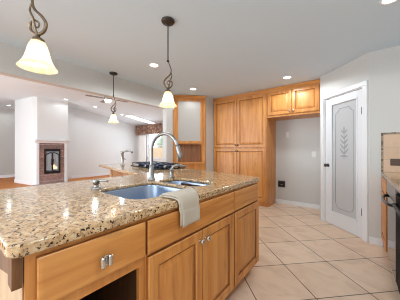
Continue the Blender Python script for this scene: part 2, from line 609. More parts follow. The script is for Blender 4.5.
# skylight in the slope
M_SKY = pm('skylight_diffuser', srgb(245, 248, 252), 0.4, **{'Emission Color': (0.95, 0.98, 1, 1), 'Emission Strength': 1.3})
sl = (2.47-LH)/3.4
zc = lambda y: LH + sl*(y-3.0)
t = thing('skylight', 'long bright skylight in the sloping living room ceiling', 'skylight', (-7.83, 5.6, zc(5.6)))
t.rotation_euler = (math.atan(sl), 0, 0)
MB().box(-0.22, 0.22, -0.7, 0.7, -0.012, -0.002).build('diffuser', M_SKY, t)
MB().box(-0.25, -0.22, -0.73, 0.73, -0.016, -0.001).box(0.22, 0.25, -0.73, 0.73, -0.016, -0.001).box(-0.22, 0.22, -0.73, -0.7, -0.016, -0.001).box(-0.22, 0.22, 0.7, 0.73, -0.016, -0.001).build('frame', M_WHITE, t)

# ------------------------------------------------------------------ fireplace
FX = -8.45
t = thing('fireplace', 'brick fireplace with white mantel in the chimney breast', 'fireplace', (FX, 2.345, 0))
MB().box(0.0, 0.03, -0.37, -0.235, 0, 1.43).box(0.0, 0.03, 0.235, 0.37, 0, 1.43).box(0.0, 0.03, -0.235, 0.235, 1.22, 1.43).box(0, 0.03, -0.235, 0.235, 0, 0.36).build('brick_surround', M_BRICK, t)
mb = MB().prism([(0.0, 1.42), (0.07, 1.42), (0.09, 1.47), (0.13, 1.49), (0.15, 1.5), (0.15, 1.54), (0.0, 1.54)], -0.49, 0.50, 'y')
mb.build('mantel_shelf', M_WHITE, t)
MB().box(0.0, 0.05, -0.45, -0.37, 0, 1.42, 0.004).build('pilaster', M_WHITE, t)
MB().box(0.0, 0.05, 0.37, 0.45, 0, 1.42, 0.004).build('pilaster', M_WHITE, t)
ff = MB().box(0.0, 0.06, -0.235, -0.20, 0.36, 1.22).box(0.0, 0.06, 0.20, 0.235, 0.36, 1.22).box(0.0, 0.06, -0.2, 0.2, 1.13, 1.22).box(0.0, 0.06, -0.2, 0.2, 0.36, 0.44).build('firebox_frame', M_BLACKM, t)
M_FGLASS = pm('firebox_glass_sky_tint', srgb(178, 192, 202), 0.15)  # pale blue base colour imitates sky reflections in the fireplace doors
MB().box(0.001, 0.015, -0.2, 0.2, 0.44, 1.13).build('glass', M_FGLASS, t)
for s in (-1, 1):
    y0, y1 = (-0.195, -0.01) if s < 0 else (0.01, 0.195)
    mb = MB()
    hi = lambda y: 0.93 + 0.16*math.sqrt(max(0, 1-(abs(y)/0.205)**2))
    ys = [y0 + (y1-y0)*k/10 for k in range(11)]
    loop = [(0.035, y, hi(y)) for y in ys]
    mb.tube([(0.035, y0, 0.46)] + loop + [(0.035, y1, 0.46), (0.035, y0, 0.46)], 0.014, 6)
    d = mb.build('door', M_BLACKM, t)
    MB().box(0.04, 0.055, s*0.03-0.006, s*0.03+0.006, 0.66, 0.86).build('handle', M_BLACKM, d)
M_FLAME = pm('flame', srgb(255, 170, 90), 0.5, **{'Emission Color': srgb(255, 214, 180), 'Emission Strength': 1.0})
mb = MB()
for y, h_ in ((0.03, 0.26), (0.075, 0.18), (0.12, 0.12)):
    mb.lathe([(0.0, 0.5), (0.035, 0.53), (0.03, 0.5+h_*0.5), (0.0, 0.5+h_)], (0.028, y, 0), 8)
for v in mb.bm.verts:
    v.co.x = 0.02 + (v.co.x-0.02)*0.15
mb.build('flame', M_FLAME, t)
MB().box(0.0, 0.35, -0.55, 0.55, 0, 0.02, 0.004).build('hearth', M_BRICK, t)

# ------------------------------------------------------------------ cabinet pieces (local frame: x width, -y front, z up)
DOOR_P = [(0, 0), (0, 0.017), (0.004, 0.021), (0.056, 0.021), (0.060, 0.017), (0.063, 0.009), (0.071, 0.009), (0.098, 0.019), (0.101, 0.020)]
DRW_P = [(0, 0), (0, 0.014), (0.004, 0.018), (0.012, 0.02), (0.014, 0.02)]


def knob(parent, x, z, y=-0.02, square=False, name='knob', mat=None):
    if square:
        mb = MB().lathe([(0.009, 0.0), (0.006, -0.006), (0.006, -0.014), (0.012, -0.018)], (x, y, z), 12, 'y')
        mb.box(x-0.020, x+0.020, y-0.026, y-0.015, z-0.019, z+0.019, 0.004, 3)
        mb.box(x-0.023, x-0.004, y-0.040, y-0.022, z-0.021, z+0.021, 0.007, 3)
        mb.box(x+0.004, x+0.023, y-0.040, y-0.022, z-0.021, z+0.021, 0.007, 3)
    else:
        mb = MB().lathe([(0.010, 0.0), (0.006, -0.004), (0.006, -0.014), (0.014, -0.018), (0.017, -0.024), (0.014, -0.031), (0.0, -0.034)], (x, y, z), 16, 'y')
    return mb.build(name, mat or M_KNOB, parent)


def door(parent, x0, x1, z0, z1, y=0.0, mat=None):
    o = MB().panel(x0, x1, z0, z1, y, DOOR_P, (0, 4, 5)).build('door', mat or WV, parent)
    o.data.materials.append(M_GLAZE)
    return o


def drawer(parent, x0, x1, z0, z1, y=0.0, name='drawer'):
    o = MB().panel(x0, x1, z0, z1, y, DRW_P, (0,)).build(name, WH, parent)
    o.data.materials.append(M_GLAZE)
    return o


def face_frame(mb, w_, z0, z1, rails, stiles, sw=0.03):
    """stiles and rails 2 cm thick behind y=0"""
    for x in stiles:
        mb.box(x[0], x[1], 0.0, 0.02, z0, z1)
    for z in rails:
        mb.box(0, w_, 0.0005, 0.0195, z[0], z[1])
    return mb


def carcass(mb, w_, d_, z0, z1, top=True, inner=0.018):
    mb.box(0, inner, 0.02, d_, z0, z1).box(w_-inner, w_, 0.02, d_, z0, z1).box(inner, w_-inner, d_-0.012, d_, z0, z1)
    mb.box(inner, w_-inner, 0.02, d_-0.012, z0, z0+inner)
    if top:
        mb.box(inner, w_-inner, 0.02, d_-0.012, z1-inner, z1)
    return mb


# ------------------------------------------------------------------ island cabinets (front faces +x)
IX = -0.765
YA, YB, YC, YD = 0.145, 0.569, 1.392, 1.885
TOP = 0.874
# end cabinet: drawer over an open space
W_ = YB-YA-0.002
t = thing('base_cabinet', 'island end cabinet with one drawer over an open dark space', 'cabinet', (IX, YA, 0), PI/2)
mb = MB()
mb.box(0.0, 0.036, 0, 0.02, 0.1, TOP).box(W_-0.03, W_, 0, 0.02, 0.1, TOP).box(0.036, W_-0.03, 0.001, 0.02, 0.655, 0.70).box(0.036, W_-0.03, 0.001, 0.02, 0.855, TOP)
mb.box(0.036, W_-0.03, 0.001, 0.02, 0.1, 0.13)
mb.box(0, W_, 0.07, 0.09, 0, 0.1)
mb.build('face_frame', WV, t)
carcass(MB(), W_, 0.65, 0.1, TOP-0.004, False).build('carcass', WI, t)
d = drawer(t, 0.026, W_-0.006, 0.70, 0.856)
knob(d, 0.219, 0.776, square=True)
o = MB().box(-0.004, -0.001, 0.012, 0.62, 0.0, TOP-0.002).build('end_panel', WEND, t)
o['label'] = 'pale end panel'
# bracket under the overhang at the end
mb = MB().prism([(0.0, 0.78), (0.055, 0.78), (0.055, TOP-0.002), (0.0, TOP-0.002)], -0.028, -0.005, 'x')
prof = [(0.055, 0.80), (0.16, 0.775), (0.28, 0.745), (0.42, 0.70), (0.56, 0.68), (0.56, 0.74), (0.45, 0.775), (0.30, 0.825), (0.2, TOP-0.002), (0.055, TOP-0.002)]
mb.prism(prof, -0.022, -0.005, 'x')
o = mb.build('corbel', WD, t)
o['label'] = 'dark wooden bracket'
# sink cabinet
W_ = YC-YB-0.002
t = thing('sink_cabinet', 'wide middle island cabinet with two panelled doors below the sink', 'cabinet', (IX, YB, 0), PI/2)
mb = MB()
face_frame(mb, W_, 0.1, TOP, [(0.1, 0.13), (0.66, 0.70), (0.84, TOP)], [(0, 0.03), (W_/2-0.02, W_/2+0.02), (W_-0.03, W_)])
mb.box(0, W_, 0.07, 0.09, 0, 0.1)
mb.build('face_frame', WV, t)
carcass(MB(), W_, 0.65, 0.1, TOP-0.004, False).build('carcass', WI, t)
drawer(t, 0.003, W_-0.003, 0.70, 0.856, name='false_front')
d = door(t, 0.006, W_/2-0.003, 0.105, 0.688)
knob(d, W_/2-0.028, 0.632)
d = door(t, W_/2+0.003, W_-0.006, 0.105, 0.688)
knob(d, W_/2+0.03, 0.632)
# right cabinet
W_ = YD-YC
t = thing('base_cabinet', 'narrow island cabinet with drawer over one door at the tall cabinets end', 'cabinet', (IX, YC, 0), PI/2)
mb = MB()
face_frame(mb, W_, 0.1, TOP, [(0.1, 0.13), (0.66, 0.70), (0.84, TOP)], [(0, 0.03), (W_-0.03, W_)])
mb.box(0, W_, 0.07, 0.09, 0, 0.1)
mb.build('face_frame', WV, t)
carcass(MB(), W_, 0.65, 0.1, TOP-0.004, False).build('carcass', WV, t)
drawer(t, 0.006, W_-0.006, 0.70, 0.856)
door(t, 0.006, W_-0.006, 0.105, 0.688)

# bar back panel and peninsula base
AN = math.radians(13)
E = Vector((-math.cos(AN), math.sin(AN), 0))
Nn = Vector((math.sin(AN), math.cos(AN), 0))
HP = Vector((-1.9, 1.33, 0))
pe = lambda s, n: ((HP + s*E + n*Nn).x, (HP + s*E + n*Nn).y)
t = thing('bar_cabinet', 'wooden back of the island bar under the overhang', 'cabinet', (-1.42, 0.165, 0), 0)
MB().box(-0.03, 0, 0, 1.06, 0, TOP-0.002).build('panel', WV, t)
M_PEN = wood('peninsula_brown', srgb(172, 124, 80), srgb(154, 106, 66), srgb(120, 80, 48), 'x', 0.5)
t = thing('peninsula_cabinet', 'brown cabinet base of the cooktop peninsula below its overhang', 'cabinet', (HP.x, HP.y, 0), 0)
q = [pe(-0.40, 0.03), pe(1.12, 0.03), pe(1.12, 0.79), pe(-0.32, 0.79)]
MB().prism([(x-HP.x, y-HP.y) for x, y in q], 0.0, TOP-0.002).build('body', M_PEN, t)
q = [pe(1.12, 0.0), pe(1.15, 0.0), pe(1.15, 0.8), pe(1.12, 0.8)]
MB().prism([(x-HP.x, y-HP.y) for x, y in q], 0.0, TOP-0.002).build('end_panel', WEND, t)

# ------------------------------------------------------------------ granite worktop with sink cut-outs
BL = (-1.372, -0.902, 0.62, 1.095)
BR = (-1.352, -0.902, 1.118, 1.378)


def rrect(x0, x1, y0, y1, r, n=6):
    pts = []
    for cx, cy, a0 in ((x1-r, y0+r, -PI/2), (x1-r, y1-r, 0), (x0+r, y1-r, PI/2), (x0+r, y0+r, PI)):
        for k in range(n+1):
            a = a0 + PI/2*k/n
            pts.append((cx+r*math.cos(a), cy+r*math.sin(a)))
    return pts


def round_poly(pts, rad, n=5):
    out = []
    m = len(pts)
    for i, p in enumerate(pts):
        r = rad[i]
        p = Vector(p)
        if r <= 0:
            out.append(tuple(p))
            continue
        a = (Vector(pts[i-1])-p).normalized()*r
        b = (Vector(pts[(i+1) % m])-p).normalized()*r
        for k in range(n+1):
            t_ = k/n
            out.append(tuple((1-t_)**2*(p+a) + 2*t_*(1-t_)*p + t_*t_*(p+b)))
    return out


def slab(name, loops, z0, z1, bev, mat, parent=None):
    cu = bpy.data.curves.new(name, 'CURVE')
    cu.dimensions = '2D'
    cu.fill_mode = 'BOTH'
    cu.extrude = (z1-z0)/2 - bev
    cu.bevel_depth = bev
    cu.bevel_resolution = 3
    cu.offset = -bev
    for lp in loops:
        s = cu.splines.new('POLY')
        s.points.add(len(lp)-1)
        for p, v in zip(s.points, lp):
            p.co = (v[0], v[1], 0, 1)
        s.use_cyclic_u = True
    tmp = link('tmp', cu)
    dgx = bpy.context.evaluated_depsgraph_get()
    me = bpy.data.meshes.new_from_object(tmp.evaluated_get(dgx))
    bpy.data.objects.remove(tmp)
    me.transform(Matrix.Translation((0, 0, (z0+z1)/2)))
    me.materials.clear()
    me.materials.append(mat)
    o = link(name, me)
    if parent:
        o.parent = parent
    return o


C_ = (-0.742, 1.915)
out_ = [(-1.9, 0.105), (-0.742, 0.105), C_, pe(1.93, 0.83), pe(1.93, 0.0), (-1.9, 1.33)]
outer = round_poly(out_, [0.06, 0.05, 0.05, 0.05, 0.06, 0.05])
top = slab('countertop', [outer, rrect(*BL, 0.10), rrect(*BR, 0.08)], TOP, 0.914, 0.008, M_GRANITE)
for v in top.data.vertices:
    for b_ in (BL, BR):
        if b_[0]-0.02 < v.co.x < b_[1]+0.02 and b_[2]-0.02 < v.co.y < b_[3]+0.02 and v.co.z < 0.892:
            v.co.z = 0.892 + 0.2*(v.co.z-TOP)
tag(top, 'large speckled beige granite worktop covering island and peninsula', 'countertop')

# ------------------------------------------------------------------ sink
t = thing('sink', 'stainless steel double bowl sink set under the granite', 'sink', (-1.13, 1.02, 0.70))


def bowl(x0, x1, y0, y1, r, depth):
    tb = bmesh.new()
    cx, cy = (x0+x1)/2, (y0+y1)/2
    rings = []
    for ins, z in ((-0.006, 0.0), (0.0, 0.0), (0.004, -0.01), (0.008, -depth*0.7), (0.03, -depth*0.95), (0.07, -depth)):
        rr = max(0.02, r-ins*0.5)
        rings.append([tb.verts.new((x-(-1.13), y-1.02, 0.891-0.70+z)) for x, y in rrect(x0+ins, x1-ins, y0+ins, y1-ins, rr)])
    n = len(rings[0])
    for a, b in zip(rings, rings[1:]):
        for k in range(n):
            f = tb.faces.new((a[k], a[(k+1) % n], b[(k+1) % n], b[k]))
            f.smooth = True
    tb.faces.new(rings[-1])
    bmesh.ops.recalc_face_normals(tb, faces=tb.faces)
    mb = MB()
    mb.merge(tb)
    # floor drain
    return mb


for x0, x1, y0, y1, r_, dp in ((*BL, 0.10, 0.2), (*BR, 0.08, 0.16)):
    b_ = bowl(x0-0.004, x1+0.004, y0-0.004, y1+0.004, r_, dp).build('bowl', M_STEEL, t)
    sol = b_.modifiers.new('thickness', 'SOLIDIFY')
    sol.thickness = 0.002
    sol.offset = 0
    MB().lathe([(0.042, 0.0), (0.04, 0.004), (0.03, 0.002), (0.0, 0.001)], ((x0+x1)/2+1.13, (y0+y1)/2-1.02, 0.891-0.70-dp+0.002), 20).build('drain', M_NICKEL, b_)

# ------------------------------------------------------------------ faucets and soap dispenser
Z0 = 0.914
t = thing('faucet', 'tall brushed nickel gooseneck faucet arching over the sink', 'faucet', (-1.432, 1.135, Z0))
MB().lathe([(0.031, 0), (0.031, 0.008), (0.026, 0.014), (0.024, 0.05), (0.022, 0.10), (0.019, 0.13), (0.0, 0.135)], n=24).build('base', M_CHROME, t)
neck = [(0, 0, 0.10), (0, 0, 0.2), (0, 0, 0.28)]
R_ = 0.135
for k in range(1, 13):
    a = PI - k*PI*0.95/12
    neck.append((R_ + R_*math.cos(a), 0.05*k/12, 0.28 + R_*0.93*math.sin(a)))
neck = spline(neck, 3)
MB().tube(neck, 0.0145, 14).build('neck', M_CHROME, t)
e1, e0 = Vector(neck[-1]), Vector(neck[-3])
dd = (e1-e0).normalized()
MB().tube([e1-dd*0.01, e1+dd*0.015, e1+dd*0.055, e1+dd*0.10, e1+dd*0.105], [0.0165, 0.0175, 0.019, 0.022, 0.019], 16).build('spray_head', M_CHROME, t)
t = thing('mixer_lever', 'short chrome lever tap standing behind the right sink bowl', 'tap', (-1.40, 1.35, Z0))
MB().lathe([(0.026, 0), (0.026, 0.006), (0.02, 0.012), (0.019, 0.07), (0.021, 0.075), (0.019, 0.088), (0.0, 0.094)], n=24).build('body', M_CHROME, t)
MB().tube(spline([(0, 0, 0.08), (0.018, 0.014, 0.108), (0.06, 0.046, 0.118), (0.115, 0.085, 0.106)], 5), [0.014]*5+[0.012]*5+[0.009]*6, 12).build('lever', M_CHROME, t)
t = thing('soap_dispenser', 'small nickel soap dispenser on the granite left of the sink', 'soap dispenser', (-1.40, 0.64, Z0))
MB().lathe([(0.034, 0), (0.034, 0.005), (0.026, 0.014), (0.015, 0.022), (0.013, 0.03), (0.021, 0.034), (0.022, 0.058), (0.018, 0.064), (0.0, 0.066)], n=24).build('body', M_NICKEL, t)
MB().tube(spline([(0.0, 0, 0.055), (0.035, 0.024, 0.058), (0.068, 0.048, 0.054)], 5), 0.007, 10).build('spout', M_NICKEL, t)
t = thing('bar_faucet', 'angular nickel pot filler faucet at the far end of the peninsula', 'faucet', (-3.27, 1.95, Z0))
MB().lathe([(0.036, 0), (0.036, 0.012), (0.024, 0.03), (0.021, 0.20), (0.028, 0.21), (0.028, 0.24), (0.0, 0.25)], n=20).build('post', M_NICKEL, t)
dv = Vector((0.788, 0.6157, 0))
MB().tube([(-0.02*dv.x, -0.02*dv.y, 0.225), (0.10*dv.x, 0.10*dv.y, 0.255), (0.14*dv.x, 0.14*dv.y, 0.255), (0.165*dv.x, 0.165*dv.y, 0.245), (0.17*dv.x, 0.17*dv.y, 0.21)], 0.016, 10).build('spout', M_NICKEL, t)
MB().tube([(0, 0, 0.12), (0.06*dv.x, 0.06*dv.y, 0.10)], 0.007, 8).build('lever', M_NICKEL, t)

# ------------------------------------------------------------------ cooktop
cc = HP + 0.74*E + 0.575*Nn
t = thing('cooktop', 'black gas cooktop with dark iron grates on the peninsula', 'cooktop', (cc.x, cc.y, Z0), -AN)
MB().box(-0.49, 0.49, -0.225, 0.225, 0.0005, 0.012, 0.004).build('glass_top', M_BLACK, t)
for gx in (-0.31, -0.02, 0.24):
    mb = MB()
    a0, a1, b0, b1 = gx-0.135, gx+0.125, -0.2, 0.2
    for (p, q_) in (((a0, b0), (a1, b0)), ((a0, b1), (a1, b1)), ((a0, b0), (a0, b1)), ((a1, b0), (a1, b1)), ((a0, 0), (a1, 0)), ((gx, b0), (gx, b1)),
                    ((a0, -0.1), (a1, -0.1)), ((a0, 0.1), (a1, 0.1))):
        mb.tube([(p[0], p[1], 0.055), (q_[0], q_[1], 0.055)], 0.009, 6)
    for px in (a0, a1):
        for py in (b0, b1):
            mb.tube([(px, py, 0.012), (px, py, 0.055)], 0.009, 6)
    mb.build('grate', M_GRATE, t)
    for py in (-0.1, 0.1):
        MB().lathe([(0.05, 0.012), (0.05, 0.022), (0.035, 0.026), (0.035, 0.032), (0.0, 0.033)], (gx-0.005, py, 0), 16).build('burner', M_GRATE, t)
for k in range(4):
    MB().lathe([(0.018, 0.012), (0.018, 0.018), (0.014, 0.034), (0.0, 0.035)], (0.43, -0.15+0.1*k, 0), 14).build('control_knob', M_BLACKM, t)

# ------------------------------------------------------------------ towel
M_TOWEL = pm('towel_cotton', srgb(186, 174, 157), 0.95, **{'Sheen Weight': 0.2})
nz, tc, mp = noise_on(M_TOWEL, (1, 1, 1), 160, 2, 0.5)
bp = N(M_TOWEL, 'ShaderNodeBump')
bp.inputs['Strength'].default_value = 0.35
bp.inputs['Distance'].default_value = 0.003
L(M_TOWEL, nz.outputs['Fac'], bp.inputs['Height'])
L(M_TOWEL, bp.outputs[0], M_TOWEL.node_tree.nodes['Principled BSDF'].inputs['Normal'])


def towel_sheet(grow, ylo, yhi, zend, back):
    path = [(-0.742-back, Z0+0.006+grow, 0.0), (-0.742-back*0.5, Z0+0.008+grow, 0.2), (-0.768, Z0+0.008+grow, 0.36), (-0.742, Z0+0.004+grow, 0.44),
            (-0.729+grow, Z0-0.012, 0.5), (-0.726+grow, Z0-0.05, 0.62), (-0.722+grow, (Z0+zend)/2, 0.8), (-0.722+grow, zend, 1.0)]
    sp = spline([(a, b, c) for a, b, c in path], 5)
    tb = bmesh.new()
    rows = []
    nn = 14
    for i, p in enumerate(sp):
        f = min(1, max(0, p.z/0.5))
        y0 = (ylo-0.005)*(1-f) + ylo*f
        y1 = (yhi+0.105)*(1-f) + yhi*f
        row = []
        for k in range(nn+1):
            u = k/nn
            wv = 0.003*math.sin(u*9+0.6)*(0.4+p.z) if p.z > 0.5 else 0.0015*math.sin(u*11)
            row.append(tb.verts.new((p.x + (max(0, wv) if p.z > 0.45 else 0), y0+(y1-y0)*u + (0.008*(p.z-0.5) if p.z > 0.5 else 0), p.y + (abs(wv) if p.z <= 0.5 else 0.006*u*(p.z > 0.9)))))
        rows.append(row)
    for a, b in zip(rows, rows[1:]):
        for k in range(nn):
            f = tb.faces.new((a[k], a[k+1], b[k+1], b[k]))
            f.smooth = True
    return tb


mb = MB()
mb.merge(towel_sheet(0.0, 0.753, 0.900, 0.785, 0.135))
mb.merge(towel_sheet(0.009, 0.760, 0.905, 0.775, 0.125))
o = mb.build('towel', M_TOWEL)
sm = o.modifiers.new('thickness', 'SOLIDIFY')
sm.thickness = 0.006
sm.offset = 0.0
tag(o, 'cream cotton towel draped over the granite edge by the sink', 'towel')

# ------------------------------------------------------------------ tall cabinet, fridge cabinet, hutch
def crown(w_, y0=0.0, z0=2.34, z1=2.412, wrapr=False):
    mb = MB()
    mb.prism([(y0+0.02, z0), (y0-0.004, z0), (y0-0.008, z0+0.012), (y0-0.03, z0+0.05), (y0-0.036, z1-0.008), (y0-0.036, z1), (y0+0.02, z1)], 0, w_, 'x')
    return mb


TW = 1.315
t = thing('tall_cabinet', 'tall wooden pantry cabinet with four panelled doors left of the refrigerator niche', 'cabinet', (-2.745, 4.05, 0), 0)
mb = MB()
face_frame(mb, TW, 0.1, 2.36, [(0.1, 0.14), (1.205, 1.245), (2.32, 2.36)], [(0, 0.035), (0.625, 0.66), (TW-0.035, TW)])
mb.build('face_frame', WV, t)
carcass(MB(), TW, 0.545, 0.1, 2.36).build('carcass', WV, t)
MB().box(0, TW, 0.07, 0.52, 0.0, 0.1).build('toe_base', WV, t)
crown(TW-0.0).build('crown', WH, t)
for z0, z1, kz in ((0.125, 1.208, 1.155), (1.238, 2.335, 1.29)):
    d = door(t, 0.02, 0.637, z0, z1)
    knob(d, 0.612, kz, mat=M_BRONZE)
    d = door(t, 0.648, TW-0.02, z0, z1)
    knob(d, 0.674, kz, mat=M_BRONZE)
t = thing('wall_cabinet', 'two door wooden cabinet above the empty refrigerator niche', 'cabinet', (-1.428, 4.05, 0), 0)
FW = 0.938
mb = MB()
face_frame(mb, FW, 1.835, 2.36, [(1.835, 1.89), (2.32, 2.36)], [(0, 0.035), (FW/2-0.02, FW/2+0.02), (FW-0.035, FW)])
mb.build('face_frame', WV, t)
carcass(MB(), FW, 0.545, 1.835, 2.36).build('carcass', WV, t)
crown(FW).build('crown', WH, t)
d = door(t, 0.022, FW/2-0.004, 1.875, 2.335)
knob(d, FW/2-0.032, 1.925)
d = door(t, FW/2+0.004, FW-0.022, 1.875, 2.335)
knob(d, FW/2+0.032, 1.925)
# corner hutch facing the island at 45 degrees
t = thing('corner_hutch', 'wooden corner hutch with frosted glass door over an open niche', 'cabinet', (-3.252, 3.173, 0), PI/4)
HW = 0.74
mb = MB()
mb.box(0, 0.085, 0, 0.02, 0.9, 2.36).box(HW-0.085, HW, 0, 0.02, 0.9, 2.36).box(0.085, HW-0.085, 0.0005, 0.02, 1.31, 1.35).box(0.085, HW-0.085, 0.0005, 0.02, 2.31, 2.36)
mb.build('face_frame', WV, t)
mb = MB()
mb.box(0.067, 0.085, 0.02, 0.30, 0.9, 2.36).box(HW-0.085, HW-0.067, 0.02, 0.30, 0.9, 2.36)
mb.box(0.085, HW-0.085, 0.02, 0.30, 1.315, 1.335).box(0.085, HW-0.085, 0.02, 0.30, 2.34, 2.36)
mb.build('carcass', WV, t)
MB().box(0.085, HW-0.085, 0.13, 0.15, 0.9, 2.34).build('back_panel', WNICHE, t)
led = MB()
led.prism(round_poly([(-0.02, 0.30), (-0.0, -0.02), (0.06, -0.05), (HW-0.05, -0.05), (HW+0.01, -0.02), (HW-0.02, 0.30)], [0, 0.02, 0.04, 0.04, 0.03, 0]), 0.872, 0.9, 'z')
led.build('ledge', WH, t)
MB().box(0.0, HW, 0.0, 0.28, 0.0, 0.872).build('base', WV, t)
crown(HW, 0.0).build('crown', WH, t)
M_FROST = pm('frosted_glass', srgb(188, 182, 176), 0.35, **{'Transmission Weight': 0.1})
mb = MB()
x0, x1, z0, z1 = 0.07, HW-0.07, 1.335, 2.33
mb.box(x0, x0+0.05, -0.02, 0, z0, z1, 0.003).box(x1-0.05, x1, -0.02, 0, z0, z1, 0.003).box(x0+0.05, x1-0.05, -0.019, 0, z0, z0+0.05, 0.003).box(x0+0.05, x1-0.05, -0.019, 0, z1-0.05, z1, 0.003)
d = mb.build('door', WV, t)
MB().box(x0+0.05, x1-0.05, -0.012, -0.006, z0+0.05, z1-0.05).build('glass', M_FROST, d)

# ------------------------------------------------------------------ pantry door (local frame along the diagonal wall)
dr = thing('door_1', 'white pantry door with etched frosted glass panel', 'door', (PA.x, PA.y, 0), -PI/4)
dr['kind'] = 'structure'
mb = MB()
mb.box(0.035, D0, -0.018, 0.0, 0, DT, 0.004).box(D1, 0.852, -0.018, 0.0, 0, DT, 0.004).box(0.035, 0.852, -0.018, 0.0, DT, DT+0.062, 0.004)
mb.box(D0, D0+0.012, 0, 0.1, 0, DT-0.0).box(D1-0.012, D1, 0, 0.1, 0, DT).box(D0+0.012, D1-0.012, 0, 0.1, DT-0.012, DT)
mb.build('casing', M_WHITE, dr)
GX0, GX1, GZ0, GZ1 = 0.225, 0.695, 0.2, 1.905
lx0, lx1, lz1 = D0+0.014, D1-0.014, DT-0.015
ly0, ly1 = 0.012, 0.047
mb = MB()
mb.box(lx0, GX0, ly0, ly1, 0.006, lz1, 0.002).box(GX1, lx1, ly0, ly1, 0.006, lz1, 0.002).box(GX0, GX1, ly0, ly1, 0.006, GZ0, 0.002).box(GX0, GX1, ly0, ly1, GZ1, lz1, 0.002)
leaf = mb.build('leaf', M_DOORW, dr)
bd = 0.022
mb = MB()
for x0, x1, z0, z1 in ((GX0, GX0+bd, GZ0, GZ1), (GX1-bd, GX1, GZ0, GZ1), (GX0, GX1, GZ0, GZ0+bd), (GX0, GX1, GZ1-bd, GZ1)):
    mb.box(x0, x1, ly0-0.006, ly0+0.012, z0, z1, 0.005)
mb.build('glazing_bead', M_DOORW, leaf)
M_ETCH = pm('pantry_frosted_glass', srgb(200, 203, 206), 0.4, **{'Transmission Weight': 0.1})
gl = MB().box(GX0, GX1, ly0+0.014, ly0+0.020, GZ0, GZ1).build('glass', M_ETCH, leaf)
M_LINE = pm('etched_line', srgb(164, 167, 171), 0.6)
yg = ly0+0.0135
b0, b1, c0, c1 = GX0+0.075, GX1-0.075, GZ0+0.09, GZ1-0.1
q = 0.075
ring = [(b0, c0+q)] + [(b0, c1-q), (b0+q*0.35, c1-q*0.8), (b0+q*0.8, c1-q*0.35), (b0+q, c1), (b1-q, c1), (b1-q*0.8, c1-q*0.35), (b1-q*0.35, c1-q*0.8), (b1, c1-q),
                        (b1, c0+q), (b1-q*0.3, c0+q*0.3), (b1-q, c0), (b0+q, c0), (b0+q*0.3, c0+q*0.3), (b0, c0+q)]
mb = MB().tube([(x, yg, z) for x, z in ring], 0.0065, 6)
for v in mb.bm.verts:
    v.co.y = yg + (v.co.y-yg)*0.2
mb.build('etched_border', M_LINE, gl)
mb = MB()
gc = (GX0+GX1)/2
mb.tube([(gc, yg, 1.05), (gc+0.005, yg, 1.25), (gc, yg, 1.44)], 0.005, 6)


def leafshape(x, z, ang, ln, wd):
    tb = bmesh.new()
    vs_ = []
    for k in range(12):
        a = 2*PI*k/12
        px, pz = ln/2 + ln/2*math.cos(a), wd/2*math.sin(a)*(1-0.3*math.cos(a))
        vs_.append(tb.verts.new((x + px*math.cos(ang)-pz*math.sin(ang), yg-0.0012, z + px*math.sin(ang)+pz*math.cos(ang))))
    tb.faces.new(vs_)
    ex = bmesh.ops.extrude_face_region(tb, geom=list(tb.faces))
    for e in ex['geom']:
        if isinstance(e, bmesh.types.BMVert):
            e.co.y += 0.0012
    mb.merge(tb)


for k in range(5):
    z = 1.12 + k*0.075
    ln = 0.115 - 0.008*k
    leafshape(gc, z, math.radians(48), ln, 0.028)
    leafshape(gc, z, math.radians(132), ln, 0.028)
leafshape(gc, 1.43, PI/2, 0.10, 0.03)
for s in (-1, 1):
    leafshape(gc, 1.1, PI/2 - s*1.9, 0.07, 0.028)
mb.build('etched_sprig', M_LINE, gl)
kb = MB().lathe([(0.027, 0), (0.027, -0.006), (0.011, -0.012), (0.011, -0.03), (0.024, -0.04), (0.027, -0.052), (0.02, -0.062), (0.0, -0.065)], (lx0+0.055, ly0, 0.935), 20, 'y')
kb.build('knob', M_DARK, leaf)
for z in (1.70, 0.36):
    MB().box(lx1-0.004, lx1+0.008, -0.004, 0.012, z-0.045, z+0.045).tube([(lx1+0.002, -0.006, z-0.048), (lx1+0.002, -0.006, z+0.048)], 0.005, 8).build('hinge', M_DARK, leaf)

# ------------------------------------------------------------------ right-hand run
CX = 0.262
t = thing('base_cabinet', 'narrow wooden cabinet between pantry wall and black dishwasher', 'cabinet', (CX, RY-0.003, 0), -PI/2)
BWD = 0.48
mb = MB().box(0, BWD, 0, 0.02, 0.1, TOP)
mb.box(0, BWD, 0.02, 0.6, 0.1, TOP).box(0, BWD, 0.07, 0.55, 0, 0.1)
mb.build('carcass', WV, t)
drawer(t, 0.02, BWD-0.01, 0.70, 0.856)
door(t, 0.02, BWD-0.01, 0.115, 0.688)
Y0 = RY-0.003-BWD-0.002
t = thing('dishwasher', 'glossy black dishwasher with curved handle nearest the wooden cabinet', 'dishwasher', (CX, Y0, 0), -PI/2)
MB().box(0, 0.60, 0.002, 0.58, 0.1, TOP-0.004).box(0, 0.6, 0.07, 0.5, 0.0, 0.1).build('body', M_BLACKM, t)
MB().box(0.004, 0.596, -0.012, 0.0015, 0.115, 0.74, 0.003).build('door', M_BLACK, t)
MB().box(0.004, 0.596, -0.014, 0.0015, 0.745, TOP-0.008, 0.003).build('control_panel', M_NICKEL, t)
hd = spline([(0.06, -0.01, 0.72), (0.10, -0.045, 0.715), (0.3, -0.062, 0.71), (0.5, -0.045, 0.715), (0.54, -0.01, 0.72)], 6)
MB().tube(hd, 0.014, 10).build('handle', M_BLACK, t)
Y1 = Y0-0.604
t = thing('undercounter_oven', 'black oven front at the right edge under the granite', 'oven', (CX, Y1, 0), -PI/2)
MB().box(0, 0.76, 0.0, 0.58, 0.1, TOP-0.004).box(0, 0.76, 0.07, 0.5, 0.0, 0.1).build('body', M_OVEN, t)
MB().box(0.0, 0.76, -0.012, -0.001, 0.125, 0.83, 0.004).build('door', M_OVEN, t)
